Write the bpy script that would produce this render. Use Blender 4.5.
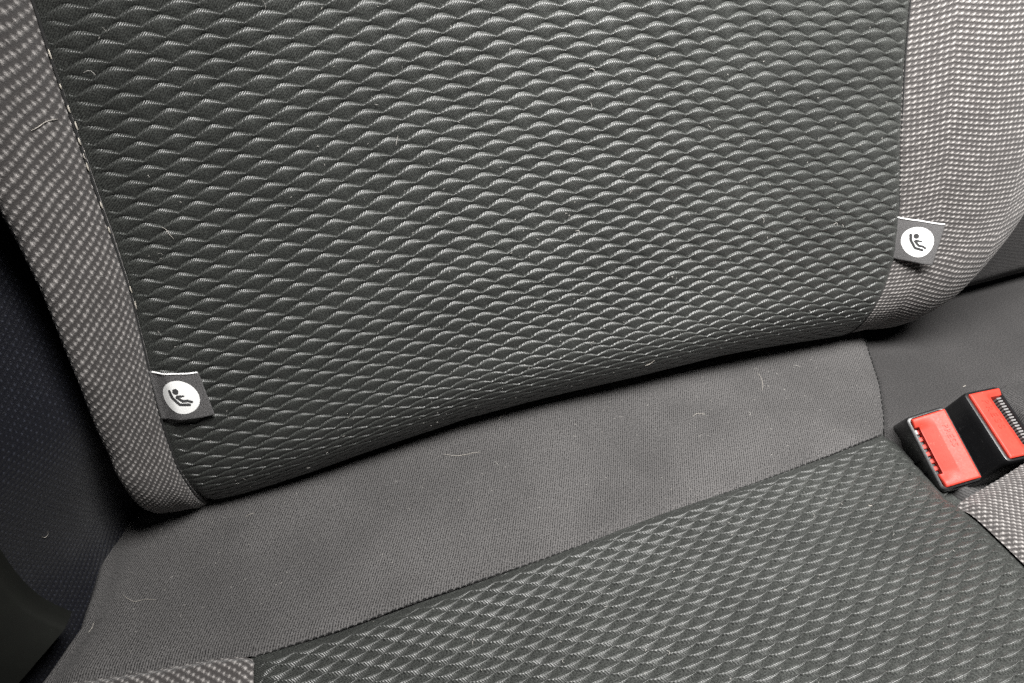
import bpy, math, random
import numpy as np
from mathutils import Matrix, Vector

random.seed(7)
rng = np.random.default_rng(11)
scene = bpy.context.scene
for o in list(bpy.data.objects):
    bpy.data.objects.remove(o)

# ------------------------------------------------------------------ camera
CAM = np.array([0.0, -0.3229, 0.317])
ROT = np.array([[0.94859391, -0.22551467, 0.22206468],
                [-0.30539957, -0.46805259, 0.8292514],
                [-0.08307041, -0.85444128, -0.51286392]])      # columns: right, down, forward
FPX = 670.795
cd = bpy.data.cameras.new('camera')
cam = bpy.data.objects.new('camera', cd)
scene.collection.objects.link(cam)
cd.sensor_width = 36.0
cd.lens = FPX / 1024 * 36.0
cd.clip_start = 0.01
cd.clip_end = 50
cam.matrix_world = Matrix(((ROT[0, 0], -ROT[0, 1], -ROT[0, 2], CAM[0]),
                           (ROT[1, 0], -ROT[1, 1], -ROT[1, 2], CAM[1]),
                           (ROT[2, 0], -ROT[2, 1], -ROT[2, 2], CAM[2]),
                           (0, 0, 0, 1)))
scene.camera = cam

# ------------------------------------------------------------------ light
world = bpy.data.worlds.new('World')
scene.world = world
world.use_nodes = True
bg = world.node_tree.nodes['Background']
bg.inputs[0].default_value = (0.80, 0.90, 1.0, 1)
bg.inputs[1].default_value = 0.012


def area_lamp(name, loc, target, sx, sy, power, col):
    ld = bpy.data.lights.new(name, 'AREA')
    ld.shape = 'RECTANGLE'
    ld.size, ld.size_y, ld.energy, ld.color = sx, sy, power, col
    lo = bpy.data.objects.new(name, ld)
    scene.collection.objects.link(lo)
    lo.location = loc
    d = Vector(target) - Vector(loc)
    lo.rotation_euler = d.to_track_quat('-Z', 'Y').to_euler()
    return lo


area_lamp('window_light', (-0.03, -0.33, 0.90), (0.12, -0.03, 0.10), 1.10, 0.20, 72, (1.0, 0.985, 0.96))

vs = scene.view_settings
vs.view_transform = 'Standard'
vs.look = 'None'
vs.exposure = 0.0
vs.gamma = 1.0
vs.use_curve_mapping = False
scene.cycles.use_denoising = False

# ------------------------------------------------------------------ helpers
COL = scene.collection


def link(name, me, mat=None, parent=None):
    o = bpy.data.objects.new(name, me)
    COL.objects.link(o)
    if mat is not None:
        me.materials.append(mat)
    if parent is not None:
        o.parent = parent
    return o


def empty(name, label, cat, group=None, loc=(0, 0, 0)):
    o = bpy.data.objects.new(name, None)
    COL.objects.link(o)
    o.empty_display_size = 0.02
    o.location = loc
    tag(o, label, cat, group)
    return o


def tag(o, label, cat, group=None):
    o['label'] = label
    o['category'] = cat
    if group:
        o['group'] = group
    return o


def mesh_np(name, V, F, uv=None, normals=None):
    """V (n,3), F (m,4) or (m,3) int arrays; uv (n,2) per vertex."""
    me = bpy.data.meshes.new(name)
    V = np.ascontiguousarray(V, dtype=np.float32)
    F = np.ascontiguousarray(F, dtype=np.int32)
    k = F.shape[1]
    me.vertices.add(len(V))
    me.vertices.foreach_set('co', V.ravel())
    me.loops.add(F.size)
    me.loops.foreach_set('vertex_index', F.ravel())
    me.polygons.add(len(F))
    me.polygons.foreach_set('loop_start', np.arange(0, F.size, k, dtype=np.int32))
    me.polygons.foreach_set('loop_total', np.full(len(F), k, dtype=np.int32))
    me.polygons.foreach_set('use_smooth', np.ones(len(F), dtype=bool))
    if uv is not None:
        l = me.uv_layers.new(name='UVMap')
        l.data.foreach_set('uv', np.ascontiguousarray(uv[F.ravel()], dtype=np.float32).ravel())
    me.update(calc_edges=True)
    if normals is not None:
        me.normals_split_custom_set_from_vertices(normals.astype(np.float32).tolist())
    return me


def grid_faces(nu, nv, flip=False):
    i = np.arange(nu - 1)[:, None] * nv + np.arange(nv - 1)[None, :]
    i = i.ravel()
    f = np.stack([i, i + nv, i + nv + 1, i + 1], 1)
    return f[:, ::-1] if flip else f


def grid_normals(P):
    a = np.gradient(P, axis=0)
    b = np.gradient(P, axis=1)
    n = np.cross(a, b)
    return n / (np.linalg.norm(n, axis=-1, keepdims=True) + 1e-12)


def smooth(a, b, x):
    t = np.clip((x - a) / (b - a), 0, 1)
    return t * t * (3 - 2 * t)


def lump(x, y, seed, scale):
    """smooth low-frequency unevenness, about -1..1"""
    r = np.random.default_rng(seed)
    o = 0
    for k in range(6):
        a = r.uniform(0, 2 * np.pi)
        fq = scale * r.uniform(0.6, 1.7)
        o = o + np.sin((x * np.cos(a) + y * np.sin(a)) * fq + r.uniform(0, 6.28))
    return o / 3.0


# ------------------------------------------------------------------ materials
class NT:
    def __init__(self, name):
        self.m = bpy.data.materials.new(name)
        self.m.use_nodes = True
        self.t = self.m.node_tree
        self.b = self.t.nodes['Principled BSDF']

    def n(self, kind, **kw):
        nd = self.t.nodes.new(kind)
        for k, v in kw.items():
            setattr(nd, k, v)
        return nd

    def put(self, sock, v):
        if hasattr(v, 'links') or isinstance(v, bpy.types.NodeSocket):
            self.t.links.new(v, sock)
        else:
            sock.default_value = v

    def math(self, op, a, b=0.0, c=0.0, clamp=False):
        nd = self.n('ShaderNodeMath', operation=op, use_clamp=clamp)
        self.put(nd.inputs[0], a)
        self.put(nd.inputs[1], b)
        if len(nd.inputs) > 2:
            self.put(nd.inputs[2], c)
        return nd.outputs[0]

    def uv(self):
        tc = self.n('ShaderNodeTexCoord')
        sx = self.n('ShaderNodeSeparateXYZ')
        self.t.links.new(tc.outputs['UV'], sx.inputs[0])
        return tc.outputs['UV'], sx.outputs[0], sx.outputs[1]

    def noise(self, vec, scale, detail=2.0, rough=0.5):
        nd = self.n('ShaderNodeTexNoise')
        self.put(nd.inputs['Vector'], vec)
        nd.inputs['Scale'].default_value = scale
        nd.inputs['Detail'].default_value = detail
        nd.inputs['Roughness'].default_value = rough
        return nd.outputs['Fac']

    def ramp(self, x, a, b, smoothed=True):
        nd = self.n('ShaderNodeMapRange')
        if smoothed:
            nd.interpolation_type = 'SMOOTHSTEP'
        self.put(nd.inputs[0], x)
        nd.inputs[1].default_value = a
        nd.inputs[2].default_value = b
        return nd.outputs[0]

    def mix(self, fac, a, b):
        nd = self.n('ShaderNodeMix', data_type='RGBA')
        self.put(nd.inputs[0], fac)
        self.put(nd.inputs[6], a)
        self.put(nd.inputs[7], b)
        return nd.outputs[2]

    def bump(self, h, strength, dist):
        nd = self.n('ShaderNodeBump')
        nd.inputs['Strength'].default_value = strength
        nd.inputs['Distance'].default_value = dist
        self.put(nd.inputs['Height'], h)
        self.t.links.new(nd.outputs[0], self.b.inputs['Normal'])

    def set(self, **kw):
        for k, v in kw.items():
            self.put(self.b.inputs[k.replace('_', ' ')], v)


def rgb(r, g, b):
    return (r, g, b, 1.0)


def twill_material(name, dark, light, pitch, angle, contrast_noise=1.0, sheen=0.25, wear=None, rough=0.8, spec=0.25, bump=0.55, lines=0.6):
    m = NT(name)
    uv, x, y = m.uv()
    ca, sa = math.cos(angle) / pitch * 2 * math.pi, math.sin(angle) / pitch * 2 * math.pi
    wob = m.math('MULTIPLY', m.noise(uv, 160, 2), 1.6)
    t = m.math('ADD', m.math('ADD', m.math('MULTIPLY', x, ca), m.math('MULTIPLY', y, sa)), wob)
    w = m.math('MULTIPLY_ADD', m.math('SINE', t), 0.5, 0.5)
    hn = m.noise(uv, 1150, 1.5, 0.75)
    heather = m.ramp(hn, 0.36, 0.66)
    f = m.math('SUBTRACT', m.math('ADD', m.math('MULTIPLY', w, lines), m.math('MULTIPLY', heather, 0.5 * contrast_noise)), 0.12, clamp=True)
    big = m.ramp(m.noise(uv, 14, 4, 0.6), 0.3, 0.75)
    f2 = m.math('MULTIPLY', f, m.math('MULTIPLY_ADD', big, 0.35, 0.75), clamp=True)
    colr = m.mix(f2, dark, light)
    if wear:
        wn = m.ramp(m.noise(uv, 9, 3, 0.6), 0.52, 0.75)
        colr = m.mix(m.math('MULTIPLY', wn, 0.35), colr, wear)
    m.set(Base_Color=colr, Roughness=rough, Sheen_Weight=sheen, Sheen_Roughness=0.45)
    m.b.inputs['Specular IOR Level'].default_value = spec
    h = m.math('ADD', w, m.math('MULTIPLY', hn, 1.2))
    m.bump(h, bump, 0.0005)
    return m.m


def weave_material(name, dark, light, pitch, lo, hi, spec=0.25):
    m = NT(name)
    uv, x, y = m.uv()
    n1 = m.math('SUBTRACT', m.noise(uv, 240, 2), 0.5)
    n2 = m.math('SUBTRACT', m.noise(uv, 410, 2), 0.5)
    P = m.math('ADD', m.math('DIVIDE', m.math('ADD', x, y), pitch), m.math('MULTIPLY', n1, 0.20))
    Q = m.math('ADD', m.math('DIVIDE', m.math('SUBTRACT', x, y), pitch), m.math('MULTIPLY', n2, 0.20))
    ip, iq = m.math('ROUND', P), m.math('ROUND', Q)
    cb = m.n('ShaderNodeCombineXYZ')
    m.put(cb.inputs[0], ip)
    m.put(cb.inputs[1], iq)
    wn = m.n('ShaderNodeTexWhiteNoise', noise_dimensions='2D')
    m.t.links.new(cb.outputs[0], wn.inputs['Vector'])
    rnd = wn.outputs['Value']
    lp, lq = m.math('SUBTRACT', P, ip), m.math('SUBTRACT', Q, iq)          # -0.5..0.5 inside a tuft
    up = m.math('SUBTRACT', lp, lq)                                         # towards the head of the stitch
    wide = m.math('MULTIPLY', m.math('ADD', lp, lq), 1.35 * 0.7071)
    tall = m.math('MULTIPLY', up, 0.92 * 0.7071)
    r = m.math('SQRT', m.math('ADD', m.math('MULTIPLY', wide, wide), m.math('MULTIPLY', tall, tall)))
    core = m.math('SUBTRACT', 0.72, m.math('MULTIPLY', r, 2.1))
    leg = m.math('MULTIPLY', m.math('SUBTRACT', 0.13, m.math('ABSOLUTE', m.math('ADD', lp, 0.02))), 1.2)   # one float of yarn runs on
    c = m.math('MAXIMUM', core, leg)
    c = m.math('ADD', c, m.math('MULTIPLY', up, 0.16))
    c = m.math('ADD', c, m.math('MULTIPLY', m.math('SUBTRACT', rnd, 0.5), 0.22))
    hn = m.noise(uv, 1700, 1.5, 0.75)
    c = m.math('ADD', c, m.math('MULTIPLY', m.math('SUBTRACT', hn, 0.5), 1.1))
    f = m.ramp(c, lo, hi)
    big = m.noise(uv, 20, 3)
    colr = m.mix(m.math('MULTIPLY', f, m.math('MULTIPLY_ADD', big, 0.4, 0.78), clamp=True), dark, light)
    m.set(Base_Color=colr, Roughness=0.55, Sheen_Weight=0.15)
    m.b.inputs['Specular IOR Level'].default_value = spec
    h = m.math('ADD', m.math('MULTIPLY', c, 1.0), m.math('MULTIPLY', hn, 0.5))
    m.bump(h, 0.5, 0.0006)
    return m.m


def plastic_material(name, col, rough, bump=0.15, scale=900, spec=0.5, dirt=None):
    m = NT(name)
    tc = m.n('ShaderNodeTexCoord')
    vec = tc.outputs['Object']
    hn = m.noise(vec, scale, 3, 0.6)
    big = m.noise(vec, 60, 5, 0.65)
    c2 = tuple(min(1, v * 0.75) for v in col[:3]) + (1,)
    colr = m.mix(m.ramp(big, 0.35, 0.75), c2, col)
    if dirt:
        dn = m.ramp(m.noise(vec, 330, 4, 0.75), 0.60, 0.78)
        colr = m.mix(m.math('MULTIPLY', dn, 0.5), colr, dirt)
    m.set(Base_Color=colr, Roughness=m.math('MULTIPLY_ADD', hn, 0.25, rough - 0.12))
    m.b.inputs['Specular IOR Level'].default_value = spec
    m.bump(hn, bump, 0.0003)
    return m.m


M_QUILT = twill_material('quilted_cloth', rgb(0.006, 0.0065, 0.006), rgb(0.056, 0.060, 0.055), 0.00092, math.radians(43), 1.5, 0.04, None, 0.46, 0.75, 0.34, 0.45)
M_TWILL = twill_material('twill_cloth', rgb(0.009, 0.0087, 0.0088), rgb(0.104, 0.100, 0.099), 0.00143, math.radians(-27), 1.8, 0.04, None, 0.75, 0.25, 0.7, 0.75)
M_TWILL_D = twill_material('dark_twill_cloth', rgb(0.008, 0.0077, 0.0078), rgb(0.064, 0.061, 0.061), 0.0013, math.radians(80), 1.3, 0.05, None, 0.75, 0.25, 0.6, 0.6)
M_WEAVE = weave_material('woven_cloth', rgb(0.044, 0.040, 0.039), rgb(0.37, 0.350, 0.338), 0.0052, -0.20, 0.84, 0.15)
M_NAVY = weave_material('navy_mesh_cloth', rgb(0.0022, 0.0026, 0.006), rgb(0.027, 0.030, 0.043), 0.0042, 0.15, 0.75, 0.15)
M_SEAM = plastic_material('seam_thread_black', rgb(0.012, 0.012, 0.012), 0.9, 0.1)
M_THREAD = plastic_material('seam_thread_pale', rgb(0.42, 0.39, 0.34), 0.85, 0.1)
M_BLACK = plastic_material('black_plastic', rgb(0.010, 0.010, 0.011), 0.33, 0.10, 700, 0.5, rgb(0.10, 0.10, 0.10))
M_OLIVE = plastic_material('dark_trim_plastic', rgb(0.006, 0.0066, 0.0052), 0.8, 0.2, 1200, 0.2)
M_RED = plastic_material('red_plastic', rgb(0.52, 0.046, 0.030), 0.48, 0.08, 700, 0.25, rgb(0.72, 0.25, 0.20))
M_STEEL = plastic_material('grey_comb', rgb(0.22, 0.21, 0.21), 0.4, 0.05, 500, 0.5)
M_FELT = twill_material('pocket_felt', rgb(0.012, 0.012, 0.012), rgb(0.075, 0.072, 0.072), 0.003, 0.4, 1.6, 0.3)
M_TAG = twill_material('tag_ribbon', rgb(0.075, 0.073, 0.074), rgb(0.155, 0.151, 0.151), 0.0006, 1.2, 0.7, 0.1)
M_WHITE = plastic_material('white_ribbon', rgb(0.86, 0.86, 0.85), 0.85, 0.05, 900, 0.2)
M_WHITE.node_tree.nodes['Mix'].inputs[6].default_value = (0.80, 0.80, 0.79, 1)
M_PRINT = plastic_material('grey_print', rgb(0.045, 0.045, 0.047), 0.8, 0.05)
M_LINT = plastic_material('pale_lint', rgb(0.44, 0.41, 0.37), 0.8, 0.05)
M_DUST = plastic_material('dull_lint', rgb(0.40, 0.385, 0.36), 0.85, 0.05)
M_CARPET = twill_material('floor_carpet', rgb(0.006, 0.006, 0.006), rgb(0.02, 0.02, 0.02), 0.004, 0.3, 1.6, 0.2)

# ------------------------------------------------------------------ backrest surface
UP = np.array([0, 0.12263173, 0.99245225])
NO = np.array([0, -0.99245225, 0.12263173])
RC = 0.07
VCU = np.array([-.25, -.1134, -.0476, .0022, .061, .11, .158, .2167, .258, .3165, .3764, .6])
VCV = np.array([.088, .0897, .0933, .0985, .1035, .1035, .103, .1025, .1008, .0952, .0896, .088])


def vc_of(u):
    return np.interp(u, VCU, VCV)


def back(u, s, n, vc=None):
    """point on the backrest: u across, s up along the cloth (0 = where the roll starts), n out of it"""
    u, s, n = np.broadcast_arrays(np.asarray(u, float), np.asarray(s, float), np.asarray(n, float))
    v = vc_of(u) if vc is None else np.broadcast_to(vc, u.shape)
    v = v - 0.0088
    s = s + 0.0075
    n = n - 0.010 * smooth(.065, -.055, s)
    ph = np.clip(-s / RC, 0, None)
    flat = UP[None] * (v + np.clip(s, 0, None))[..., None]
    ctr = flat - NO * RC
    dirn = NO * np.cos(ph)[..., None] - UP * np.sin(ph)[..., None]
    P = ctr + dirn * (RC + n)[..., None]
    P = P + np.stack([u, 0 * u, 0 * u], -1)
    return P


SLS = np.array([-.13, -.0499, -.0288, -.0092, .018, .0531, .095, .1129, .1388, .1594, .1853, .2048, .221, .34])
SLU = np.array([-.111, -.1111, -.1108, -.1112, -.1095, -.1052, -.1005, -.0998, -.0992, -.0985, -.0978, -.0972, -.0963, -.092])
SRS = np.array([-.13, -.062, -.0415, -.0242, -.0145, -.0028, .0148, .045, .0757, .0894, .1308, .1493, .177, .34])
SRU = np.array([.371, .3705, .3685, .3690, .3703, .3720, .3738, .3714, .3688, .3668, .3632, .3620, .3612, .357])


def seam_left(s):
    return np.interp(s, SLS, SLU)


def seam_right(s):
    return np.interp(s, SRS, SRU)


def px_of(P):
    c = (P - CAM) @ ROT
    return np.stack([512 + FPX * c[..., 0] / c[..., 2], 341.5 + FPX * c[..., 1] / c[..., 2]], -1)


# ------------------------------------------------------------------ quilting
def quilt(parent, cw, rh, x0, x1, rows, place, keep, phase, nx, qs, depth, ledge, soft, notch, mat, nmax):
    """rows of scalloped padded cells.  place(x, y, z) -> points; y grows from a cell's steep edge to its soft edge."""
    def wave(p):
        p = np.mod(p, 1.0)
        sn = np.sin(np.pi * p)
        tri = 1 - np.abs(2 * p - 1)
        return 0.5 - (0.70 * sn + 0.30 * tri)
    A = 0.61 * rh
    qs = np.asarray(qs)
    cells = []
    k0, k1 = int(math.floor(x0 / cw)) - 1, int(math.ceil(x1 / cw)) + 1
    for r in range(rows[0], rows[1]):
        off = 0.5 if r % 2 else 0.0
        ncell = k1 - k0
        N = ncell * nx + 1
        xs = (np.arange(N) / nx + k0 + off) * cw + phase[0]
        p = np.arange(N) / nx                      # phase: 0 at notch
        jit = 0.06 * rh * np.sin(xs * 61 + r * 1.7) * np.sin(r * 0.9 + xs * 17)
        top = r * rh + A * wave(p) + phase[1] + jit
        jit2 = 0.06 * rh * np.sin(xs * 61 + (r + 1) * 1.7) * np.sin((r + 1) * 0.9 + xs * 17)
        bot = (r + 1) * rh + A * wave(p + 0.5) + phase[1] + jit2
        dt = depth * (0.86 + notch * np.cos(2 * np.pi * p))
        db = depth * (0.86 + notch * np.cos(2 * np.pi * (p + 0.5)))
        Y = top[:, None] + (bot - top)[:, None] * qs[None]
        X = np.repeat(xs[:, None], len(qs), 1)
        ft = (1 - np.clip(qs / ledge, 0, 1)) ** 1.35
        fb = np.clip((qs - soft) / (1 - soft), 0, 1) ** 1.35
        hz = -dt[:, None] * ft[None] - db[:, None] * fb[None]
        thick = ((bot - top) / rh)[:, None]
        hz = hz + 0.00016 * thick * np.sin(np.pi * np.clip(qs, 0, 1))[None] * (1 + 0.4 * np.sin(X * 173 + r))
        P = place(X, Y, hz)
        Nn = grid_normals(P)
        UVs = np.stack([X, Y], -1)
        for k in range(ncell):
            a, b = k * nx, (k + 1) * nx + 1
            cx, cy = X[a + nx // 2, len(qs) // 2], Y[a + nx // 2, len(qs) // 2]
            if not keep(cx, cy):
                continue
            cells.append((P[a:b], Nn[a:b], UVs[a:b]))
    nq = len(qs)
    F = grid_faces(nx + 1, nq)
    fl = None
    area = []
    for P, Nn, U in cells:
        q = px_of(P[[0, nx // 2, nx, nx // 2], [nq // 2, 0, nq // 2, nq - 1]])
        inside = np.all((q[:, 0] > 2) & (q[:, 0] < 1022) & (q[:, 1] > 2) & (q[:, 1] < 681))
        d1, d2 = q[2] - q[0], q[3] - q[1]
        area.append(abs(d1[0] * d2[1] - d1[1] * d2[0]) if inside else 0)
    order = np.argsort(-np.array(area))
    pick = set(order[:nmax].tolist())
    # orientation: the stored normals must face the camera
    P, Nn, U = cells[order[0]]
    if ((CAM - P[nx // 2, nq // 2]) @ Nn[nx // 2, nq // 2]) < 0:
        F = grid_faces(nx + 1, nq, True)
        sgn = -1
    else:
        sgn = 1
    rest = []
    for i, (P, Nn, U) in enumerate(cells):
        if i in pick:
            me = mesh_np('padded_cell', P.reshape(-1, 3), F, U.reshape(-1, 2), sgn * Nn.reshape(-1, 3))
            link('padded_cell', me, mat, parent)
        else:
            rest.append(i)
    if rest:
        nv = (nx + 1) * nq
        V = np.concatenate([cells[i][0].reshape(-1, 3) for i in rest])
        NN = np.concatenate([cells[i][1].reshape(-1, 3) for i in rest]) * sgn
        UU = np.concatenate([cells[i][2].reshape(-1, 2) for i in rest])
        FF = np.concatenate([F + j * nv for j in range(len(rest))])
        me = mesh_np('padded_cells', V, FF, UU, NN)
        o = link('padded_cells', me, mat, parent)
        o['kind'] = 'stuff'
    return len(cells)


backrest = empty('backrest_cushion', 'tall reclined seat backrest with dark scalloped quilted centre between pale woven bolsters', 'seat backrest')
cushion = empty('seat_cushion', 'flat bench seat cushion with brown-grey twill strip and quilted insert below the backrest', 'seat cushion')


def back_dips(u, s):
    dl, dr = u - seam_left(s), seam_right(s) - u
    d = np.minimum(dl, dr)
    amp = smooth(0.0003, 0.006, d) * (0.30 + 0.70 * smooth(-.06, .04, s))
    z = -0.0020 * np.exp(-(np.clip(dl, 0, None) / 0.0035) ** 2) - 0.0007 * np.exp(-(np.clip(dr, 0, None) / 0.002) ** 2) - 0.0020 * np.exp(-(np.clip(dl, 0, None) / 0.016) ** 2)
    z = z - 0.9 * np.clip(-d, 0, 0.012)
    z = z + 0.0011 * lump(u, s, 5, 26)
    return amp, z


# backing sheet under the cells
uu, ss = np.meshgrid(np.linspace(-0.12, 0.385, 90), np.linspace(0.30, -0.118, 80), indexing='ij')
_, zz = back_dips(uu, ss)
me = mesh_np('centre_panel', back(uu, ss, zz - 0.004).reshape(-1, 3), grid_faces(90, 80, True), np.stack([uu, ss], -1).reshape(-1, 2))
back_panel = link('centre_panel', me, M_QUILT, backrest)

S_TOP = 0.295


def place_back(x, y, z):
    s = S_TOP - y
    amp, zd = back_dips(x, s)
    z = z * (1 + 0.10 * lump(x, s, 33, 130) + 0.08 * lump(x, s, 34, 420))
    wx, ws = 0.0011 * lump(x, s, 35, 45), 0.0008 * lump(x, s, 36, 55)
    return back(x + wx * amp, s + ws * amp, z * (0.15 + 0.85 * amp) + zd)


def keep_back(x, y):
    s = S_TOP - y
    return seam_left(s) - 0.0105 < x < seam_right(s) + 0.0105 and s > -0.112


QS = [0, .035, .075, .12, .17, .25, .36, .48, .60, .71, .81, .90, .96, 1.0]
CW, RH = 0.018, 0.00535
n_b = quilt(back_panel, CW, RH, -0.08, 0.47, (0, 76), place_back, keep_back, (-0.0588, 0.0), 16, QS, 0.00150, 0.21, 0.24, 0.14, M_QUILT, 300)

# ------------------------------------------------------------------ woven bolsters of the backrest
PITCH = 0.0052


def tufts(x, y, fx=1.0, fy=1.0):
    x, y = x * fx, y * fy
    c = np.cos(2 * np.pi * x / PITCH) * np.cos(2 * np.pi * y / PITCH)
    return smooth(-0.1, 1.0, c) ** 1.3


def bolster(name, side, section, rise, nscale, s0, s1, na, ns, parent, fx=1.0, fy=1.0):
    sec = np.array(section)
    # smooth the section
    ext = np.concatenate([[2 * sec[0] - sec[1]], sec, [2 * sec[-1] - sec[-2]]])
    fine = []
    for i in range(1, len(ext) - 2):
        q = np.linspace(0, 1, 40, endpoint=False)[:, None]
        p0, p1, p2, p3 = ext[i - 1], ext[i], ext[i + 1], ext[i + 2]
        fine.append(0.5 * (2 * p1 + (p2 - p0) * q + (2 * p0 - 5 * p1 + 4 * p2 - p3) * q * q + (3 * p1 - p0 - 3 * p2 + p3) * q ** 3))
    sec = np.concatenate(fine + [sec[-1:]])
    t = np.concatenate([[0], np.cumsum(np.hypot(*np.diff(sec, axis=0).T))])
    tt = np.linspace(0, t[-1], na)
    du = np.interp(tt, t, sec[:, 0])
    nn = np.interp(tt, t, sec[:, 1])
    ker = np.hanning(max(5, na // 12) | 1)
    ker /= ker.sum()
    h = len(ker) // 2

    def sm(a):
        p = np.concatenate([2 * a[0] - a[h:0:-1], a, 2 * a[-1] - a[-2:-h - 2:-1]])
        return np.convolve(p, ker, 'valid')
    w = smooth(0.003, 0.014, tt)
    du, nn = du + (sm(du) - du) * w, nn + (sm(nn) - nn) * w
    s = np.linspace(s0, s1, ns)
    A, Sg = np.meshgrid(np.arange(na), s, indexing='ij')
    DU, NN, TT = du[A], nn[A], tt[A]
    DU = DU * np.interp(Sg, nscale[0], nscale[2])
    us = seam_left(Sg) if side < 0 else seam_right(Sg)
    u = us + side * DU
    rx = np.interp(DU, [r[0] for r in rise], [r[1] for r in rise])
    vc = vc_of(us) + rx
    sc = np.interp(Sg, nscale[0], nscale[1])
    NN = np.where(NN > 0, NN * sc, NN)
    NN = NN + 0.0010 * lump(TT, Sg, 9, 40)
    P = back(u, Sg, NN, vc)
    Nn = grid_normals(P)
    if side > 0:
        Nn = -Nn
    k = smooth(0.0, 0.004, TT)
    P = P + Nn * ((0.00030 * tufts(TT, Sg, fx, fy) * k)[..., None])
    me = mesh_np(name, P.reshape(-1, 3), grid_faces(na, ns, side > 0), np.stack([TT * fx, Sg * fy], -1).reshape(-1, 2))
    return link(name, me, M_WEAVE, parent)


SEC_L = [(0.0003, -.006), (.001, -.002), (.004, .004), (.010, .013), (.016, .022), (.021, .0275), (.025, .030), (.029, .028), (.032, .018), (.034, .0), (.035, -.04)]
SEC_R = [(-.0006, -.004), (.0002, -.001), (.0012, .0002), (.005, .0035), (.015, .011), (.03, .020), (.045, .026), (.065, .029), (.09, .028), (.115, .020), (.13, .003), (.135, -.04)]
bl = bolster('side_bolster', -1, SEC_L, [(0, 0), (.006, .002), (.012, .007), (.022, .013), (.04, .016)], [(-.06, .0, .05, .12, .16, .20, .25, .33), (.30, .50, .82, 1.0, 1.35, 2.0, 3.0, 4.2), (.95, .82, .82, .95, 1.0, 1.1, 1.2, 1.3)], 0.32, -0.115, 150, 720, backrest, 1.1, 1.1)
bl['label'] = 'narrow woven bolster, shaded towards the top'
br = bolster('side_bolster', 1, SEC_R, [(0, 0), (.02, .017), (.043, .026), (.065, .037), (.09, .060), (.135, .11)], [(-.1, .3), (1, 1), (1, 1)], 0.26, -0.125, 280, 800, backrest, 0.84, 1.60)
br['label'] = 'broad brightly lit woven bolster'

# ------------------------------------------------------------------ cushion
RSX = np.array([-.26, -.22, -.188, -.1464, -.1114, -.0905, -.0899, -.0462, .0029, .0783, .1155, .1565, .23, .2915, .3383, .45])
RSY = np.array([-.028, -.034, -.0389, -.0473, -.0529, -.0590, -.0598, -.0606, -.0578, -.0561, -.0544, -.0516, -.0493, -.0456, -.0415, -.036])


def rear_seam(x):
    return np.interp(x, RSX, RSY)


PRY = np.array([-.34, -.25, -.20, -.158, -.1419, -.1273, -.1137, -.1041, -.0439, -.03])
PRX = np.array([.300, .312, .318, .3228, .3254, .3275, .3278, .3255, .3411, .344])


def panel_right(y):
    return np.interp(y, PRY, PRX)


PANEL_LEFT = -0.0893


def cushion_dips(x, y):
    d1 = rear_seam(x) - y
    d2 = panel_right(y) - x
    d3 = x - PANEL_LEFT
    d = np.minimum(np.minimum(d1, d2), d3)
    amp = smooth(0.001, 0.014, d1) * smooth(0.0005, 0.008, d2) * smooth(0.0005, 0.008, d3)
    z = -0.0028 * np.exp(-(np.clip(d, 0, None) / 0.005) ** 2) - 0.9 * np.clip(-d, 0, 0.010)
    z = z + 0.0016 * lump(x, y, 3, 22)
    return amp, z


Y_TOP = -0.30


def place_cush(x, y, z):
    yy = Y_TOP + y
    amp, zd = cushion_dips(x, yy)
    z = z * (1 + 0.12 * lump(x, yy, 43, 130) + 0.10 * lump(x, yy, 44, 420))
    return np.stack([x + 0.0009 * lump(x, yy, 45, 45) * amp, yy + 0.0007 * lump(x, yy, 46, 55) * amp, z * (0.1 + 0.9 * amp) + zd], -1)


def keep_cush(x, y):
    yy = Y_TOP + y
    return PANEL_LEFT - 0.009 < x < panel_right(yy) + 0.009 and yy < rear_seam(x) + 0.006


xx, yy = np.meshgrid(np.linspace(-0.095, 0.347, 80), np.linspace(-0.30, -0.036, 50), indexing='ij')
_, zz = cushion_dips(xx, yy)
me = mesh_np('centre_panel', np.stack([xx, yy, zz - 0.004], -1).reshape(-1, 3), grid_faces(80, 50), np.stack([xx, yy], -1).reshape(-1, 2))
cush_panel = link('centre_panel', me, M_QUILT, cushion)
n_c = quilt(cush_panel, 0.0153, 0.00455, -0.12, 0.40, (0, 60), place_cush, keep_cush, (0.0, 0.0), 14, QS, 0.00180, 0.30, 0.22, -0.06, M_QUILT, 300)


def twill_z(x, y):
    d = y - rear_seam(x)
    z = 0.10 * np.clip(d, 0, None) - 0.0028 * np.exp(-(np.clip(d, 0, None) / 0.0035) ** 2)
    z = z + 0.004 * smooth(0, 0.05, d) * (1 - smooth(0.05, 0.16, d))
    z = z + 0.010 * np.exp(-((x - 0.12) / 0.12) ** 2) * smooth(0.04, 0.13, d) + 0.016 * np.exp(-((x + 0.118) / 0.04) ** 2) * smooth(0.07, 0.14, d)
    z = z + 0.0085 * smooth(0.045, 0.11, d) * smooth(-.165, -.12, x)
    z = z + 0.0009 * lump(x * 0.6, y * 1.6, 41, 75) * smooth(0.015, 0.08, d)
    return z + 0.0010 * lump(x, y, 21, 30) * smooth(0.0, 0.02, d)


TLY = np.array([-.06, -.0349, -.0118, -.0041, .0149, .0361, .0621, .0771, .17])
TLX = np.array([-.212, -.2018, -.187, -.1815, -.1790, -.1780, -.1775, -.173, -.16])
TRY = np.array([-.047, -.0256, -.0011, .0237, .0538, .17])
TRX = np.array([.3345, .3525, .370, .3845, .400, .43])

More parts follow.
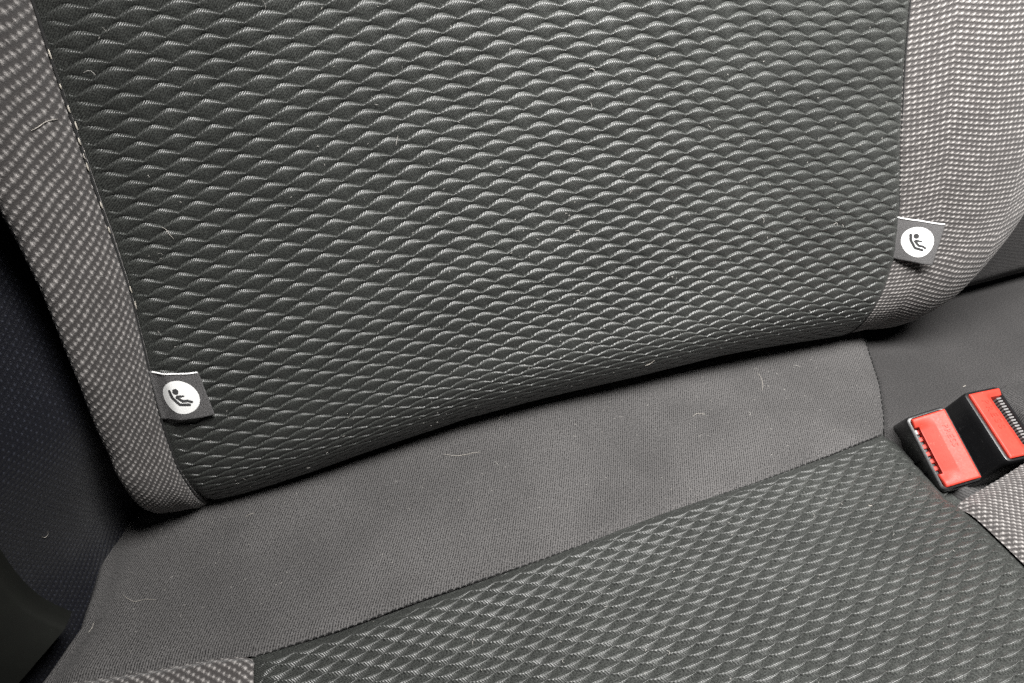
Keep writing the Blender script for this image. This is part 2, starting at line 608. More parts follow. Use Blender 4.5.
# rear strip (front seam to under the backrest), left edge rolled down
na, nb = 330, 150
a = np.linspace(-0.12, 1.0, na)
b = np.linspace(0.0, 1.0, nb)
AA, BB = np.meshgrid(a, b, indexing='ij')
yn = -0.052 + BB * 0.205
for it in range(4):
    xl, xr = np.interp(yn, TLY, TLX), np.interp(yn, TRY, TRX)
    X = xl + (xr - xl) * np.clip(AA, 0, 1)
    yn = rear_seam(X) + BB * (0.153 - rear_seam(X))
roll = np.clip(-AA, 0, 1) / 0.12
Z = twill_z(X, yn)
dl = X - xl
X = X - 0.018 * np.sin(roll * np.pi / 2)
Z = Z - 0.09 * (roll ** 2) - 0.006 * np.exp(-(dl / 0.012) ** 2)
Z = Z - 0.0022 * np.exp(-((xr - X) / 0.0035) ** 2)
strip = link('rear_strip', mesh_np('rear_strip', np.stack([X, yn, Z], -1).reshape(-1, 3), grid_faces(na, nb), np.stack([X, yn], -1).reshape(-1, 2)), M_TWILL, cushion)
strip['label'] = 'wide brown-grey twill strip behind the quilted insert'


def side_strip_front(x):
    return np.interp(x, [.33, .345, .37, .40, .43, .455, .47, .75], [-.046, -.050, -.047, -.040, -.032, -.0325, -.0325, -.036])


# twill continuing to the right of the curved seam
na, nb = 200, 140
a = np.linspace(0, 1, na)
b = np.linspace(-0.10, 1.0, nb)
AA, BB = np.meshgrid(a, b, indexing='ij')
bb = np.clip(BB, 0, 1)
yn = -0.045 + bb * 0.2
for it in range(4):
    xl = np.interp(yn, TRY, TRX)
    X = xl + (0.75 - xl) * AA ** 1.3
    yn = side_strip_front(X) + bb * (0.155 - side_strip_front(X))
roll = np.clip(-BB, 0, 1) / 0.10
Z = 0.10 * (yn + 0.04) + 0.001 * lump(X, yn, 23, 30) - 0.0012 * np.exp(-((X - xl) / 0.0020) ** 2)
Z = Z - 0.035 * roll ** 1.7 - 0.0018 * np.exp(-(bb * 0.2 / 0.003) ** 2)
yn = yn - 0.006 * np.sin(roll * np.pi / 2)
o = link('rear_strip', mesh_np('rear_strip', np.stack([X, yn, Z], -1).reshape(-1, 3), grid_faces(na, nb), np.stack([yn, X], -1).reshape(-1, 2)), M_TWILL_D, cushion)
o['label'] = 'darker twill piece running on behind the buckles'
# piece in front of the second seam, right of the buckles
na, nb = 60, 60
AA, BB = np.meshgrid(np.linspace(-0.15, 1, na), np.linspace(0, 1, nb), indexing='ij')
aa = np.clip(AA, 0, 1)
X = 0.447 + aa * 0.28
yn = -0.034 - BB * 0.10
Z = 0.0 + 0.001 * lump(X, yn, 27, 30) - 0.0014 * np.exp(-(BB * .1 / 0.0015) ** 2) - 0.05 * (np.clip(-AA, 0, 1) / .15) ** 1.6 - 0.004 * np.exp(-(aa * .28 / .006) ** 2)
X = X - 0.008 * np.sin(np.clip(-AA, 0, 1) / .15 * np.pi / 2)
o = link('twill_piece', mesh_np('twill_piece', np.stack([X, yn, Z], -1).reshape(-1, 3), grid_faces(na, nb, True), np.stack([X, yn], -1).reshape(-1, 2)), M_TWILL_D, cushion)


def weave_grid(name, X, Y, Z, uvx, uvy, flip, edge):
    P = np.stack([X, Y, Z], -1)
    N = grid_normals(P)
    N *= np.sign(N[..., 2:3])
    P = P + N * (0.00045 * tufts(uvx, uvy) * edge)[..., None]
    o = link(name, mesh_np(name, P.reshape(-1, 3), grid_faces(*X.shape, flip), np.stack([uvx, uvy], -1).reshape(-1, 2)), M_WEAVE, cushion)
    return o


# woven side piece, far side (beyond the buckles)
na, nb = 230, 260
AA, BB = np.meshgrid(np.linspace(0, 1, na), np.linspace(-0.06, 1, nb), indexing='ij')
bb = np.clip(BB, 0, 1)
ytop = np.interp(AA, [0, .25, .45, .6, 1], [-.1125, -.1085, -.1045, -.1005, -.095])
Y = ytop - bb * 0.16
X = panel_right(Y) + AA * 0.15
roll = np.clip(-BB, 0, 1) / .06
Z = 0.002 - 0.0035 * np.exp(-(AA * .15 / .004) ** 2) - 0.0035 * np.exp(-(bb * .16 / .005) ** 2) - 0.02 * roll ** 1.6 + 0.10 * np.clip(AA * .15, 0, .2)
Y = Y + 0.004 * np.sin(roll * np.pi / 2)
o = weave_grid('woven_panel', X, Y, Z, X * 1.35, Y * 1.35, True, smooth(0, .004, AA * .15))
o['label'] = 'woven side piece in front of the buckles'
# woven side piece, near side
na, nb = 220, 130
AA, BB = np.meshgrid(np.linspace(0, 1, na), np.linspace(0, 1, nb), indexing='ij')
X = -0.25 + AA * (PANEL_LEFT - 0.0006 + 0.25)
Y = rear_seam(X) - 0.0005 - BB * 0.09
Z = 0.0015 - 0.0035 * np.exp(-((1 - AA) * .16 / .0035) ** 2) - 0.0035 * np.exp(-(BB * .09 / .0035) ** 2) - 0.05 * smooth(-.19, -.25, X)
o = weave_grid('woven_panel', X, Y, Z, X, Y, True, smooth(0, .003, BB * .09))
o['label'] = 'woven corner piece at the open end of the twill strip'

# felt-lined pocket of the buckles
na, nb = 60, 60
AA, BB = np.meshgrid(np.linspace(0, 1, na), np.linspace(0, 1, nb), indexing='ij')
X = 0.318 + AA * 0.17
Y = -0.135 + BB * 0.115
Z = -0.010 - 0.012 * smooth(0, .25, AA) - 0.018 * smooth(0, .4, BB) + 0.001 * lump(X, Y, 4, 60)
link('buckle_pocket', mesh_np('buckle_pocket', np.stack([X, Y, Z], -1).reshape(-1, 3), grid_faces(na, nb), np.stack([X, Y], -1).reshape(-1, 2)), M_FELT, cushion)


# ------------------------------------------------------------------ tubes (threads, hairs)
def tube(pts, r, sides=6, taper=True):
    pts = np.asarray(pts, float)
    n = len(pts)
    T = np.gradient(pts, axis=0)
    T /= np.linalg.norm(T, axis=1, keepdims=True) + 1e-12
    ref = np.array([0.3, -0.5, 0.81])
    A = np.cross(T, ref)
    A /= np.linalg.norm(A, axis=1, keepdims=True) + 1e-12
    B = np.cross(T, A)
    th = np.arange(sides) / sides * 2 * np.pi
    rr = np.full(n, r)
    if taper:
        rr = r * (0.25 + 0.75 * np.sin(np.linspace(0.15, np.pi - 0.15, n)) ** 0.5)
    V = pts[:, None] + rr[:, None, None] * (np.cos(th)[None, :, None] * A[:, None] + np.sin(th)[None, :, None] * B[:, None])
    F = []
    for i in range(n - 1):
        for j in range(sides):
            k = (j + 1) % sides
            F.append((i * sides + j, i * sides + k, (i + 1) * sides + k, (i + 1) * sides + j))
    return V.reshape(-1, 3), np.array(F)


def tubes_mesh(name, lines, r, sides=5, taper=True):
    Vs, Fs, o = [], [], 0
    for l in lines:
        V, F = tube(l, r if np.isscalar(r) else r[len(Vs)], sides, taper)
        Vs.append(V)
        Fs.append(F + o)
        o += len(V)
    return mesh_np(name, np.concatenate(Vs), np.concatenate(Fs))


# stitches along the cushion's rear seam
lines = []
x = -0.088
while x < 0.335:
    L = rng.uniform(0.0024, 0.0038)
    xa = np.linspace(x, x + L, 4)
    ya = rear_seam(xa) + 0.0006
    za = twill_z(xa, ya) + 0.0004 * np.sin(np.linspace(0, np.pi, 4)) + rng.uniform(0.0002, 0.0007)
    lines.append(np.stack([xa, ya - 0.0006, za], 1))
    x += L + rng.uniform(0.0006, 0.0014)
link('seam_stitching', tubes_mesh('seam_stitching', lines, 0.00040), M_SEAM, cushion)['kind'] = 'stuff'
# curved seam stitches
lines = []
for y in np.arange(-0.044, 0.09, 0.0042):
    ya = np.linspace(y, y + 0.003, 4)
    xa = np.interp(ya, TRY, TRX)
    za = twill_z(xa, ya) - 0.0016 + 0.0005 * np.sin(np.linspace(0, np.pi, 4))
    lines.append(np.stack([xa, ya, za], 1))
link('seam_stitching', tubes_mesh('seam_stitching', lines, 0.0005), M_SEAM, cushion)['kind'] = 'stuff'
# backrest seams: a dark cord, and a few pale stitches that show through
for fn, sg in ((seam_left, -1), (seam_right, 1)):
    s = np.linspace(0.30, -0.11, 160)
    u = fn(s) + sg * 0.0004
    P = back(u, s, np.full_like(s, -0.0020 if sg < 0 else 0.0))
    link('seam_cord', tubes_mesh('seam_cord', [P], 0.0006 if sg < 0 else 0.00045, 6, False), M_SEAM, backrest)
lines = []
for s in (0.206, 0.192, 0.183, 0.176, 0.169, 0.158, 0.140, 0.128, 0.098, 0.090):
    sa = np.linspace(s, s - rng.uniform(0.002, 0.005), 5)
    ua = seam_left(sa) + 0.0002 + rng.uniform(-0.0004, 0.0008)
    lines.append(back(ua, sa, -0.0012 + 0.0004 * np.sin(np.linspace(0, np.pi, 5))))
for l in lines:
    link('stitch', tubes_mesh('stitch', [l], 0.00042), M_THREAD, backrest)

# ------------------------------------------------------------------ side pad (left) and its trim
pad = empty('side_pad', 'navy black mesh-covered side pad filling the gap beside the narrow bolster', 'side cushion')
na, nb = 120, 200
sec = np.array([(-.05, -.10), (-.09, -.075), (-.128, -.035), (-.134, -.015), (-.145, -.002), (-.165, .008), (-.20, .022), (-.25, .045), (-.31, .075), (-.40, .12)])
t = np.concatenate([[0], np.cumsum(np.hypot(*np.diff(sec, axis=0).T))])
tt = np.linspace(0, t[-1], na)
us, nn = np.interp(tt, t, sec[:, 0]), np.interp(tt, t, sec[:, 1])
ker = np.hanning(25)
ker /= ker.sum()
us = np.convolve(np.pad(us, 12, 'edge'), ker, 'valid')
nn = np.convolve(np.pad(nn, 12, 'edge'), ker, 'valid')
v = np.linspace(0.66, -0.10, nb)
A, Vv = np.meshgrid(np.arange(na), v, indexing='ij')
U, Nn_ = us[A] - 0.045 * smooth(.14, .02, Vv) + 0.13 * smooth(.42, .64, Vv), nn[A] + 0.002 * lump(tt[A], Vv, 8, 20) - 0.02 * smooth(.12, 0, Vv) + 0.40 * smooth(.38, .64, Vv) * smooth(.13, .19, tt[A])  # upper wing, out of view, is added to cast shade on the seat's corner
P = UP * Vv[..., None] + NO * Nn_[..., None] + np.stack([U, 0 * U, 0 * U], -1)
Nr = grid_normals(P)
P2 = P + 0.0004 * tufts(tt[A] * 5.2 / 4.2, Vv * 5.2 / 4.2)[..., None] * Nr * np.sign(np.sum(Nr * (CAM - P), -1, keepdims=True))
link('mesh_cover', mesh_np('mesh_cover', P2.reshape(-1, 3), grid_faces(na, nb, False), np.stack([tt[A], Vv], -1).reshape(-1, 2)), M_NAVY, pad)

# lower trim panel: a thick rounded plate standing in front of the pad's foot
tp = np.array([(-.206, .19), (-.2025, .11), (-.2008, .0557), (-.1994, .0449), (-.1962, .0308), (-.1895, .0200), (-.1834, .0121)])
k = np.concatenate([[0], np.cumsum(np.hypot(*np.diff(tp, axis=0).T))])
k /= k[-1]
kk = np.linspace(0, 1, 60)
tx, tv = np.interp(kk, k, tp[:, 0]), np.interp(kk, k, tp[:, 1])
ker = np.hanning(11)
ker /= ker.sum()
tx = np.convolve(np.pad(tx, 5, 'edge'), ker, 'valid')
tv = np.convolve(np.pad(tv, 5, 'edge'), ker, 'valid')
bx, bv = -0.36 + 0.0806 * kk, 0.15 - 0.21 * kk
rows = []
for w, nrm in ((0.0, 0.008), (0.0, 0.014), (0.004, 0.0185), (0.02, 0.021), (0.3, 0.023), (1.0, 0.024)):
    X = tx + (bx - tx) * w
    Vv = tv + (bv - tv) * w
    rows.append(UP * Vv[:, None] + NO * nrm + np.stack([X, 0 * X, 0 * X], -1))
P = np.stack(rows, 1)
link('lower_trim', mesh_np('lower_trim', P.reshape(-1, 3), grid_faces(60, 6), None), M_OLIVE, pad)

# unseen panel added over the pad, leaning in to shade the seat's left side
prof = np.array([(-.285, .36), (-.22, .385), (-.14, .42), (-.06, .46), (.0, .53), (.04, .63)])
yy_ = np.linspace(0.06, -0.36, 12)
n_ = len(prof)
F_ = np.stack([np.repeat(prof[:, :1], 12, 1), np.repeat(yy_[None], n_, 0) - 0.02 * np.sin(np.linspace(0, 3, n_))[:, None], np.repeat(prof[:, 1:], 12, 1)], -1)
B_ = F_ + np.array([-0.03, 0, 0.022])
rings = np.concatenate([F_, B_[:, ::-1]], 1)
rings = np.concatenate([rings, rings[:, :1]], 1)
link('added_shade_panel', mesh_np('added_shade_panel', rings.reshape(-1, 3), grid_faces(n_, 25)), M_OLIVE, pad)

# ------------------------------------------------------------------ neighbouring backrest
nb_ = empty('backrest_cushion', 'plain dark twill backrest of the next seat, half hidden behind the broad bolster', 'seat backrest')
na, nb = 90, 130
u = np.linspace(0.43, 0.95, na)
s = np.linspace(0.28, -0.12, nb)
U, Sg = np.meshgrid(u, s, indexing='ij')
n = -0.045 - 0.05 * smooth(0.50, 0.43, U) + 0.001 * lump(U, Sg, 6, 25)
P = back(U, Sg, n, 0.052)
link('back_cover', mesh_np('back_cover', P.reshape(-1, 3), grid_faces(na, nb, True), np.stack([U, Sg], -1).reshape(-1, 2)), M_TWILL_D, nb_)

# dark floor and void under the seat
me = mesh_np('floor', np.array([(-3, -3, -0.35), (3, -3, -0.35), (3, 3, -0.35), (-3, 3, -0.35)], float), np.array([[0, 1, 2, 3]]), np.array([(-3, -3), (3, -3), (3, 3), (-3, 3)], float))
fl = link('floor', me, M_CARPET)
fl['kind'] = 'structure'

# ------------------------------------------------------------------ anchor tags
def make_tag(label, corner, nfun):
    root = empty('anchor_tag', label, 'label tag', 'child seat anchor tags sewn into the seams')
    (utl, stl), (utr, str_), (ubr, sbr), (ubl, sbl) = corner

    def surf(a, b, lift):
        a, b, lift = np.broadcast_arrays(np.asarray(a, float), np.asarray(b, float), np.asarray(lift, float))
        u = (utl * (1 - a) + utr * a) * (1 - b) + (ubl * (1 - a) + ubr * a) * b
        s_ = (stl * (1 - a) + str_ * a) * (1 - b) + (sbl * (1 - a) + sbr * a) * b
        return back(u, s_, nfun(a, b) + lift)
    na, nb = 30, 26
    A, B = np.meshgrid(np.linspace(-0.10, 1, na), np.linspace(0, 1, nb), indexing='ij')
    wav = 0.006 * np.sin(A * 9 + 1)                       # the cut edge is not ruler-straight
    B2 = B * (1 + wav)
    f = surf(A, B2, 0.0)
    bk = surf(A, B2, -0.0008)
    nv = na * nb
    F1 = grid_faces(na, nb)
    F2 = grid_faces(na, nb, True) + nv
    idx = np.arange(nv).reshape(na, nb)
    ring = np.concatenate([idx[:, 0], idx[-1, 1:], idx[-2::-1, -1], idx[0, -2:0:-1]])
    nx = np.roll(ring, -1)
    F3 = np.stack([ring, ring + nv, nx + nv, nx], 1)
    uvv = np.stack([A * .022, B * .03], -1).reshape(-1, 2)
    me = mesh_np('ribbon', np.concatenate([f.reshape(-1, 3), bk.reshape(-1, 3)]), np.concatenate([F1, F2, F3]), np.concatenate([uvv, uvv]))
    link('ribbon', me, M_TAG, root)
    # white selvedge
    a = np.linspace(-0.02, 0.985, 30)
    P = surf(a, 0.008 + 0.006 * np.sin(a * 9 + 1), 0.0001)
    link('white_edge', tubes_mesh('white_edge', [P], 0.00046, 8, False), M_WHITE, root)
    # printed disc
    ca, cb, ra, rb = 0.47, 0.50, 0.375, 0.355
    rr, th = np.meshgrid(np.linspace(0.02, 1, 7), np.linspace(0, 2 * np.pi, 49), indexing='ij')
    D = surf(ca + ra * rr * np.cos(th), cb + rb * rr * np.sin(th), 0.00016)
    disc = link('round_emblem', mesh_np('round_emblem', D.reshape(-1, 3), grid_faces(7, 49), np.stack([rr * np.cos(th) * .01, rr * np.sin(th) * .01], -1).reshape(-1, 2)), M_WHITE, root)

    def stroke(pts, w0, w1, nm):
        pts = np.array(pts, float)
        t = np.concatenate([[0], np.cumsum(np.hypot(*np.diff(pts, axis=0).T))])
        tt = np.linspace(0, t[-1], 40)
        x, y = np.interp(tt, t, pts[:, 0]), np.interp(tt, t, pts[:, 1])
        k = np.array([1, 2, 3, 2, 1]) / 9
        x = np.convolve(np.pad(x, 2, 'edge'), k, 'valid')
        y = np.convolve(np.pad(y, 2, 'edge'), k, 'valid')
        dx, dy = np.gradient(x), np.gradient(y)
        L = np.hypot(dx, dy)
        w = np.interp(tt, [0, t[-1]], [w0, w1]) * np.clip(np.sin(np.linspace(0.12, np.pi - 0.12, 40)) * 4, 0.3, 1)
        ox, oy = -dy / L * w, dx / L * w
        X = np.stack([x - ox, x, x + ox], 1)
        Y = np.stack([y - oy, y, y + oy], 1)
        P = surf(ca + X, cb + Y, 0.00030)
        link(nm, mesh_np(nm, P.reshape(-1, 3), grid_faces(40, 3), np.stack([X * .02, Y * .02], -1).reshape(-1, 2)), M_PRINT, disc)
    stroke([(-.198, -.181), (-.178, -.021), (-.061, .145), (.163, .173)], .032, .029, 'seat_symbol')
    stroke([(-.100, -.035), (-.03, .035), (.02, .080), (.110, .078), (.215, .125)], .031, .025, 'child_body_symbol')
    stroke([(-.075, -.035), (.0, -.030), (.080, -.030)], .025, .018, 'child_arm_symbol')
    rr, th = np.meshgrid(np.linspace(0.02, 1, 4), np.linspace(0, 2 * np.pi, 25), indexing='ij')
    H = surf(ca - .072 + .062 * rr * np.cos(th), cb - .135 + .062 * rr * np.sin(th), 0.00030)
    link('child_head_symbol', mesh_np('child_head_symbol', H.reshape(-1, 3), grid_faces(4, 25), np.stack([rr, th], -1).reshape(-1, 2) * .01), M_PRINT, disc)
    return root


make_tag('small grey tag with round white child seat emblem, lying on the quilted cloth',
         [(-.1039, .0515), (-.0822, .0460), (-.0818, .0185), (-.1067, .0222)],
         lambda a, b: -0.0012 + 0.0045 * smooth(-0.05, 0.35, a) + 0.0012 * np.sin(a * 3.0) * (0.4 + 0.6 * b))
make_tag('small grey tag with round white child seat emblem, lying on the broad pale bolster',
         [(.3714, .0450), (.3918, .0406), (.3885, .0114), (.3738, .0145)],
         lambda a, b: 0.0005 + 0.0190 * np.clip(a, -.1, 1) + 0.0025 * np.sin(np.clip(a, 0, 1) * np.pi) * (0.5 + 0.5 * b))


# ------------------------------------------------------------------ seat belt buckles
def rounded_ring(hx, hy, r, z, n=8):
    pts = []
    for cx, cy, a0 in ((hx - r, hy - r, 0), (-hx + r, hy - r, 90), (-hx + r, -hy + r, 180), (hx - r, -hy + r, 270)):
        for k in range(n + 1):
            a = math.radians(a0 + 90 * k / n)
            pts.append((cx + r * math.cos(a), cy + r * math.sin(a), z))
    return np.array(pts)


def loft(rings, cap=True):
    n = len(rings[0])
    V = np.concatenate(rings)
    F = []
    for i in range(len(rings) - 1):
        for j in range(n):
            k = (j + 1) % n
            F.append((i * n + j, i * n + k, (i + 1) * n + k, (i + 1) * n + j))
    V = list(map(tuple, V))
    if cap:
        base = (len(rings) - 1) * n
        c = len(V)
        V.append(tuple(np.mean(rings[-1], axis=0)))
        for j in range(n):
            F.append((base + j, base + (j + 1) % n, c, c))
    return V, F


def mesh_py(name, V, F):
    F = [tuple(dict.fromkeys(f)) for f in F]
    me = bpy.data.meshes.new(name)
    me.from_pydata([tuple(map(float, v)) for v in V], [], F)
    me.update()
    me.polygons.foreach_set('use_smooth', [True] * len(me.polygons))
    me.set_sharp_from_angle(angle=math.radians(38))
    return me


def box_loft(hx, hy, z0, z1, r=0.0004):
    n = 2
    return loft([rounded_ring(hx, hy, r, z0, n), rounded_ring(hx, hy, r, z1 - r, n), rounded_ring(hx - r, hy - r, r * .6, z1, n)])


def make_buckle(label, c, e1, e2, e3, T, W, kind):
    root = empty('seat_belt_buckle', label, 'seat belt buckle', 'seat belt buckles in the cushion pocket')
    Mx = Matrix(((e1[0], e2[0], e3[0], c[0]), (e1[1], e2[1], e3[1], c[1]), (e1[2], e2[2], e3[2], c[2]), (0, 0, 0, 1)))
    base = Vector(c) - Vector(e3) * 0.05
    Mx.translation = base
    root.matrix_world = Mx
    Z0 = 0.05                                                   # face height over the empty
    hx, hy = T / 2, W / 2
    R = rounded_ring
    V, F = loft([R(hx * 1.22, hy * 1.04, .004, Z0 - .055), R(hx * 1.13, hy * 1.03, .004, Z0 - .030), R(hx * 1.03, hy * 1.01, .004, Z0 - .006), R(hx, hy, .0038, Z0 - .0022),
                 R(hx - .0003, hy - .0003, .0036, Z0 - .0012), R(hx - .0007, hy - .0006, .0033, Z0 - .0003), R(hx - .0013, hy - .0011, .0030, Z0 - .0001), R(hx - .0023, hy - .0016, .0028, Z0),
                 R(hx - .0026, hy - .0019, .0026, Z0 - .0005), R(hx - .0027, hy - .0020, .0024, Z0 - .014)])
    link('housing', mesh_py('housing', V, F), M_BLACK, root)
    # red push button: a moulded height field with a skirt
    na, nb = 60, 110
    A, B = np.meshgrid(np.linspace(.118, .940, na), np.linspace(.044, .958, nb), indexing='ij')
    zt = np.full(A.shape, .0012)
    zt = zt + .0010 * (1 - ((A - .55) / .6) ** 2) * 0.6
    if kind == 0:
        mask = smooth(.07, .22, B) * (1 - smooth(.76, .92, B))
        zt = zt - .0022 * mask * np.clip((.58 - A) / .34, 0, 1)
        notch = smooth(.16, .175, B) * (1 - smooth(.775, .79, B)) * smooth(.225, .205, A)
        zt = zt - .0075 * notch
        zt = zt - .0030 * smooth(.16, .06, A) * (1 - mask)
        tx, th, size, t0 = .70, .0, .0050, .225
    else:
        edge = .64 + .05 * (B - .5)
        m2 = smooth(.135, .175, B) * (1 - smooth(.79, .85, B))
        scoop = smooth(.06, .16, B) * (1 - smooth(.80, .90, B)) * smooth(edge - .14, edge, A)
        zt = zt - .0016 * scoop
        zt = zt - .012 * m2 * smooth(edge - .012, edge + .012, A)
        tx, th, size, t0 = .30, .0, .0064, .16
    er = np.minimum(np.minimum(A - .118, .940 - A) * T, np.minimum(B - .044, .958 - B) * W)
    zt = zt - .0008 * (1 - np.clip(er / .0009, 0, 1)) ** 2
    X, Y = -hx + A * T, hy - B * W
    # rounded plan corners
    f = np.stack([X, Y, Z0 + zt], -1)
    idx = np.arange(na * nb).reshape(na, nb)
    ring = np.concatenate([idx[:, 0], idx[-1, 1:], idx[-2::-1, -1], idx[0, -2:0:-1]])
    V = f.reshape(-1, 3)
    sk = V[ring].copy()
    sk[:, 2] = Z0 - .012
    n0 = len(V)
    j = np.arange(len(ring))
    j2 = np.roll(j, -1)
    F3 = np.stack([ring, ring[j2], n0 + j2, n0 + j], 1)
    me = mesh_np('release_button', np.concatenate([V, sk]), np.concatenate([grid_faces(na, nb, True), F3[:, ::-1]]))
    me.set_sharp_from_angle(angle=math.radians(50))
    btn = link('release_button', me, M_RED, root)
    if kind == 0:
        sx0, sx1, sb0, sb1, zf = .10, .215, .17, .78, Z0 - .0060
    else:
        sx0, sx1, sb0, sb1, zf = .655, .93, .16, .82, Z0 - .0095
    V, F = box_loft((sx1 - sx0) * hx, (sb1 - sb0) * hy, Z0 - .0125, zf)
    V = [(v[0] - hx + (sx0 + sx1) / 2 * T, v[1] + hy - (sb0 + sb1) / 2 * W, v[2]) for v in V]
    link('tongue_slot', mesh_py('tongue_slot', V, F), M_BLACK, root)
    # embossed word
    cu = bpy.data.curves.new('lettering', 'FONT')
    cu.body = 'PRESS'
    cu.size = size
    cu.extrude = .00022
    cu.bevel_depth = .00005
    cu.space_character = 1.45 if kind else 1.25
    cu.resolution_u = 3
    tmp = bpy.data.objects.new('lettering', cu)
    COL.objects.link(tmp)
    bpy.context.view_layer.update()
    tm = bpy.data.meshes.new_from_object(tmp.evaluated_get(bpy.context.evaluated_depsgraph_get()))
    bpy.data.objects.remove(tmp)
    tm.name = 'lettering'
    tm.transform(Matrix.Rotation(math.radians(-90), 4, 'Z'))
    zl = Z0 + .0012 + .0006 * (1 - ((tx + .08 - .55) / .6) ** 2)
    tm.transform(Matrix.Translation((-hx + tx * T, hy - t0 * W, zl + .00012)))
    lt = link('lettering', tm, M_RED, btn)
    if kind == 0:
        for k in range(6):
            b = .215 + k * .098
            V, F = box_loft(.0025, .00145, Z0 - .012, Z0 - .0040)
            V = [(v[0] - hx + .158 * T, v[1] + hy - b * W, v[2]) for v in V]
            link('guide_rib', mesh_py('guide_rib', V, F), M_RED, root)
        V, F = box_loft(.0010, .0016, Z0 - .010, Z0 - .0012)
        V = [(v[0] - hx + .115 * T, v[1] + hy - .215 * W, v[2]) for v in V]
        link('metal_latch', mesh_py('metal_latch', V, F), M_STEEL, root)
    else:
        for k in range(17):
            b = .165 + k * .040
            V, F = box_loft(.0019, .00062, Z0 - .012, Z0 - .0012)
            V = [(v[0] - hx + .865 * T, v[1] + hy - b * W, v[2]) for v in V]
            link('comb_rib', mesh_py('comb_rib', V, F), M_STEEL, root)
    return root


make_buckle('upright buckle with wide red button and slot towards the quilted insert', (.3464, -.0800, .0116),
            (.9072, -.2741, .3191), (.0345, .8044, .5930), (-.4192, -.5270, .7393), .0262, .0507, 0)
make_buckle('upright buckle with L-shaped red button and grey ribbed comb, cut by the frame edge', (.4001, -.0756, .0120),
            (.9897, -.1398, .0319), (.1105, .8853, .4518), (-.0914, -.4436, .8916), .0271, .0525, 1)

# ------------------------------------------------------------------ lint
LINT = {'hair_bolster': [(-0.1086, 0.0112, 0.2653), (-0.1065, 0.0155, 0.2657), (-0.1045, 0.0197, 0.2667), (-0.103, 0.0231, 0.2667), (-0.1014, 0.0272, 0.2661)], 'crease_hair': [(0.0394, 0.0324, 0.0228), (0.0467, 0.0289, 0.0213), (0.0527, 0.028, 0.0208), (0.0584, 0.028, 0.0207), (0.0644, 0.0271, 0.0202)], 'crease_short': [(0.0839, 0.0462, 0.0279), (0.086, 0.0481, 0.0286), (0.0885, 0.049, 0.0289)], 'roll_white': [(0.1867, 0.0263, 0.0566), (0.19, 0.0253, 0.0579), (0.1926, 0.0232, 0.0617)], 'twill_y': [(0.217, 0.0111, 0.0134), (0.2223, 0.0133, 0.0138), (0.2239, 0.0119, 0.0134), (0.2279, 0.0117, 0.0132)], 'twill_curl': [(0.2877, 0.036, 0.017), (0.2875, 0.0306, 0.0158), (0.2849, 0.024, 0.0142), (0.2802, 0.0184, 0.0128)], 'roll_right': [(0.2975, 0.0559, 0.0212), (0.3041, 0.0562, 0.0212), (0.3108, 0.0552, 0.0208)], 'twill_left': [(-0.162, 0.0019, 0.0095), (-0.1581, -0.003, 0.0092), (-0.154, -0.0065, 0.0088), (-0.1507, -0.0065, 0.0089), (-0.1468, -0.0072, 0.0089), (-0.1418, -0.0097, 0.0086)], 'twill_left2': [(-0.0905, 0.0264, 0.0204), (-0.0873, 0.0274, 0.0208), (-0.0843, 0.0273, 0.0207)], 'pad_curl': [(-0.1889, 0.0138, 0.0565), (-0.1886, 0.0155, 0.0532), (-0.187, 0.0164, 0.054), (-0.1857, 0.0159, 0.0571)], 'quilt_hair': [(-0.0772, 0.0271, 0.2111), (-0.0754, 0.0271, 0.2097), (-0.0747, 0.0262, 0.2072), (-0.0733, 0.0262, 0.2043)], 'edge_thread': [(-0.1803, -0.0124, 0.0017), (-0.1783, -0.0104, 0.0025), (-0.178, -0.0063, 0.0025)], 'panel_fuzz': [(0.2775, -0.094, 0.0003), (0.2789, -0.0957, 0.0005)], 'buckle_lint': [(0.4239, -0.0256, 0.0024), (0.4278, -0.0247, 0.0025)], 'front_fuzz': [(-0.0278, -0.0581, -0.0011), (-0.027, -0.0566, -0.0069), (-0.0253, -0.0613, -0.0035)], 'left_tag_lint': [(-0.0982, 0.0351, 0.2502), (-0.0988, 0.0314, 0.2488), (-0.0983, 0.0312, 0.2465)]}
LINT_INFO = {
    'hair_bolster': ('long fair hair clinging to the shaded part of the narrow bolster', .00030),
    'crease_hair': ('wavy pale hair lying on the twill strip just under the backrest roll', .00025),
    'crease_short': ('short dull hair at the dark crease, midway along the twill strip', .00022),
    'roll_white': ('bright white fluff on the underside of the backrest roll', .00040),
    'twill_y': ('forked scrap of white lint on the middle of the twill strip', .00028),
    'twill_curl': ('bent thin hair on the twill strip, nearer the buckles', .00022),
    'roll_right': ('pale hair on the crease, nearer the broad bolster', .00022),
    'twill_left': ('curled fair hair at the open shaded end of the twill strip', .00022),
    'twill_left2': ('tiny fair hair on the twill strip just below the narrow bolster foot', .00022),
    'pad_curl': ('tiny hook of pale fluff on the navy side pad', .00025),
    'quilt_hair': ('crooked pale hair on the quilted backrest beside the narrow bolster', .00022),
    'edge_thread': ('frayed pale thread end on the open edge of the twill strip', .00028),
    'panel_fuzz': ('single bright crumb of lint on the quilted insert near the buckles', .00045),
    'buckle_lint': ('yellowish crumb of lint behind the two buckles', .00045),
    'front_fuzz': ('knot of pale fluff on the front seam of the twill strip', .00030),
    'left_tag_lint': ('pale tuft caught in the seam of the narrow bolster', .00034),
}
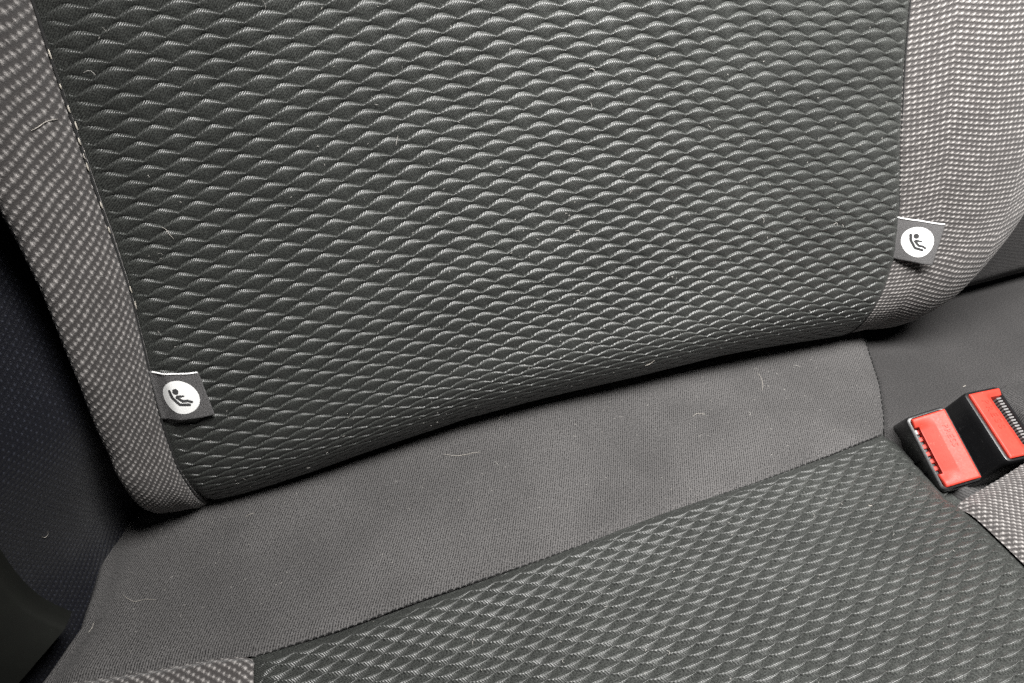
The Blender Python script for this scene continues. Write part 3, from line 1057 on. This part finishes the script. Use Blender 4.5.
for key, pts in LINT.items():
    pts = np.array(pts)
    k = np.linspace(0, 1, len(pts))
    kk = np.linspace(0, 1, max(9, 4 * len(pts)))
    P = np.stack([np.interp(kk, k, pts[:, i]) for i in range(3)], 1)
    ker = np.array([1, 2, 3, 2, 1]) / 9
    P = np.stack([np.convolve(np.pad(P[:, i], 2, 'edge'), ker, 'valid') for i in range(3)], 1)
    c = P[len(P) // 2]
    o = link('lint_fibre', tubes_mesh('lint_fibre', [P - c], LINT_INFO[key][1] * 0.55, 6), M_LINT)
    o.location = c
    tag(o, LINT_INFO[key][0], 'fibre', 'stray hairs and fluff on the seat')

lines, rad = [], []
for k in range(760):
    z = rng.uniform()
    L = rng.uniform(0.0004, 0.0016) if z < 0.9 else rng.uniform(0.002, 0.005)
    ang = rng.uniform(0, 2 * np.pi)
    q = np.linspace(-0.5, 0.5, 4) * L
    bend = rng.normal(0, 0.25) * L * np.cos(np.linspace(-1.5, 1.5, 4))
    dx, dy = q * np.cos(ang) - bend * np.sin(ang), q * np.sin(ang) + bend * np.cos(ang)
    if k < 360:
        u0, s0 = rng.uniform(-0.095, 0.355), 0.25 - 0.31 * rng.uniform() ** 0.6
        lines.append(back(u0 + dx, s0 + dy, np.full(4, 0.0004)))
    elif k < 620:
        x0, y0 = rng.uniform(-0.165, 0.37), rng.uniform(-0.045, 0.075)
        if x0 > np.interp(y0, TRY, TRX):
            continue
        lines.append(np.stack([x0 + dx, y0 + dy, twill_z(x0 + dx, y0 + dy) + 0.0003], 1))
    else:
        x0, y0 = rng.uniform(-0.08, 0.31), rng.uniform(-0.20, -0.07)
        lines.append(np.stack([x0 + dx, y0 + dy, np.full(4, 0.0005) + 0.0016 * lump(x0 + dx, y0 + dy, 3, 22)], 1))
    rad.append(rng.uniform(0.00007, 0.00019))
o = link('lint', tubes_mesh('lint', lines, rad, 4), M_DUST)
o['kind'] = 'stuff'
o['label'] = 'fine pale lint and dust specks scattered over the cloth'

print('cells', n_b, n_c)
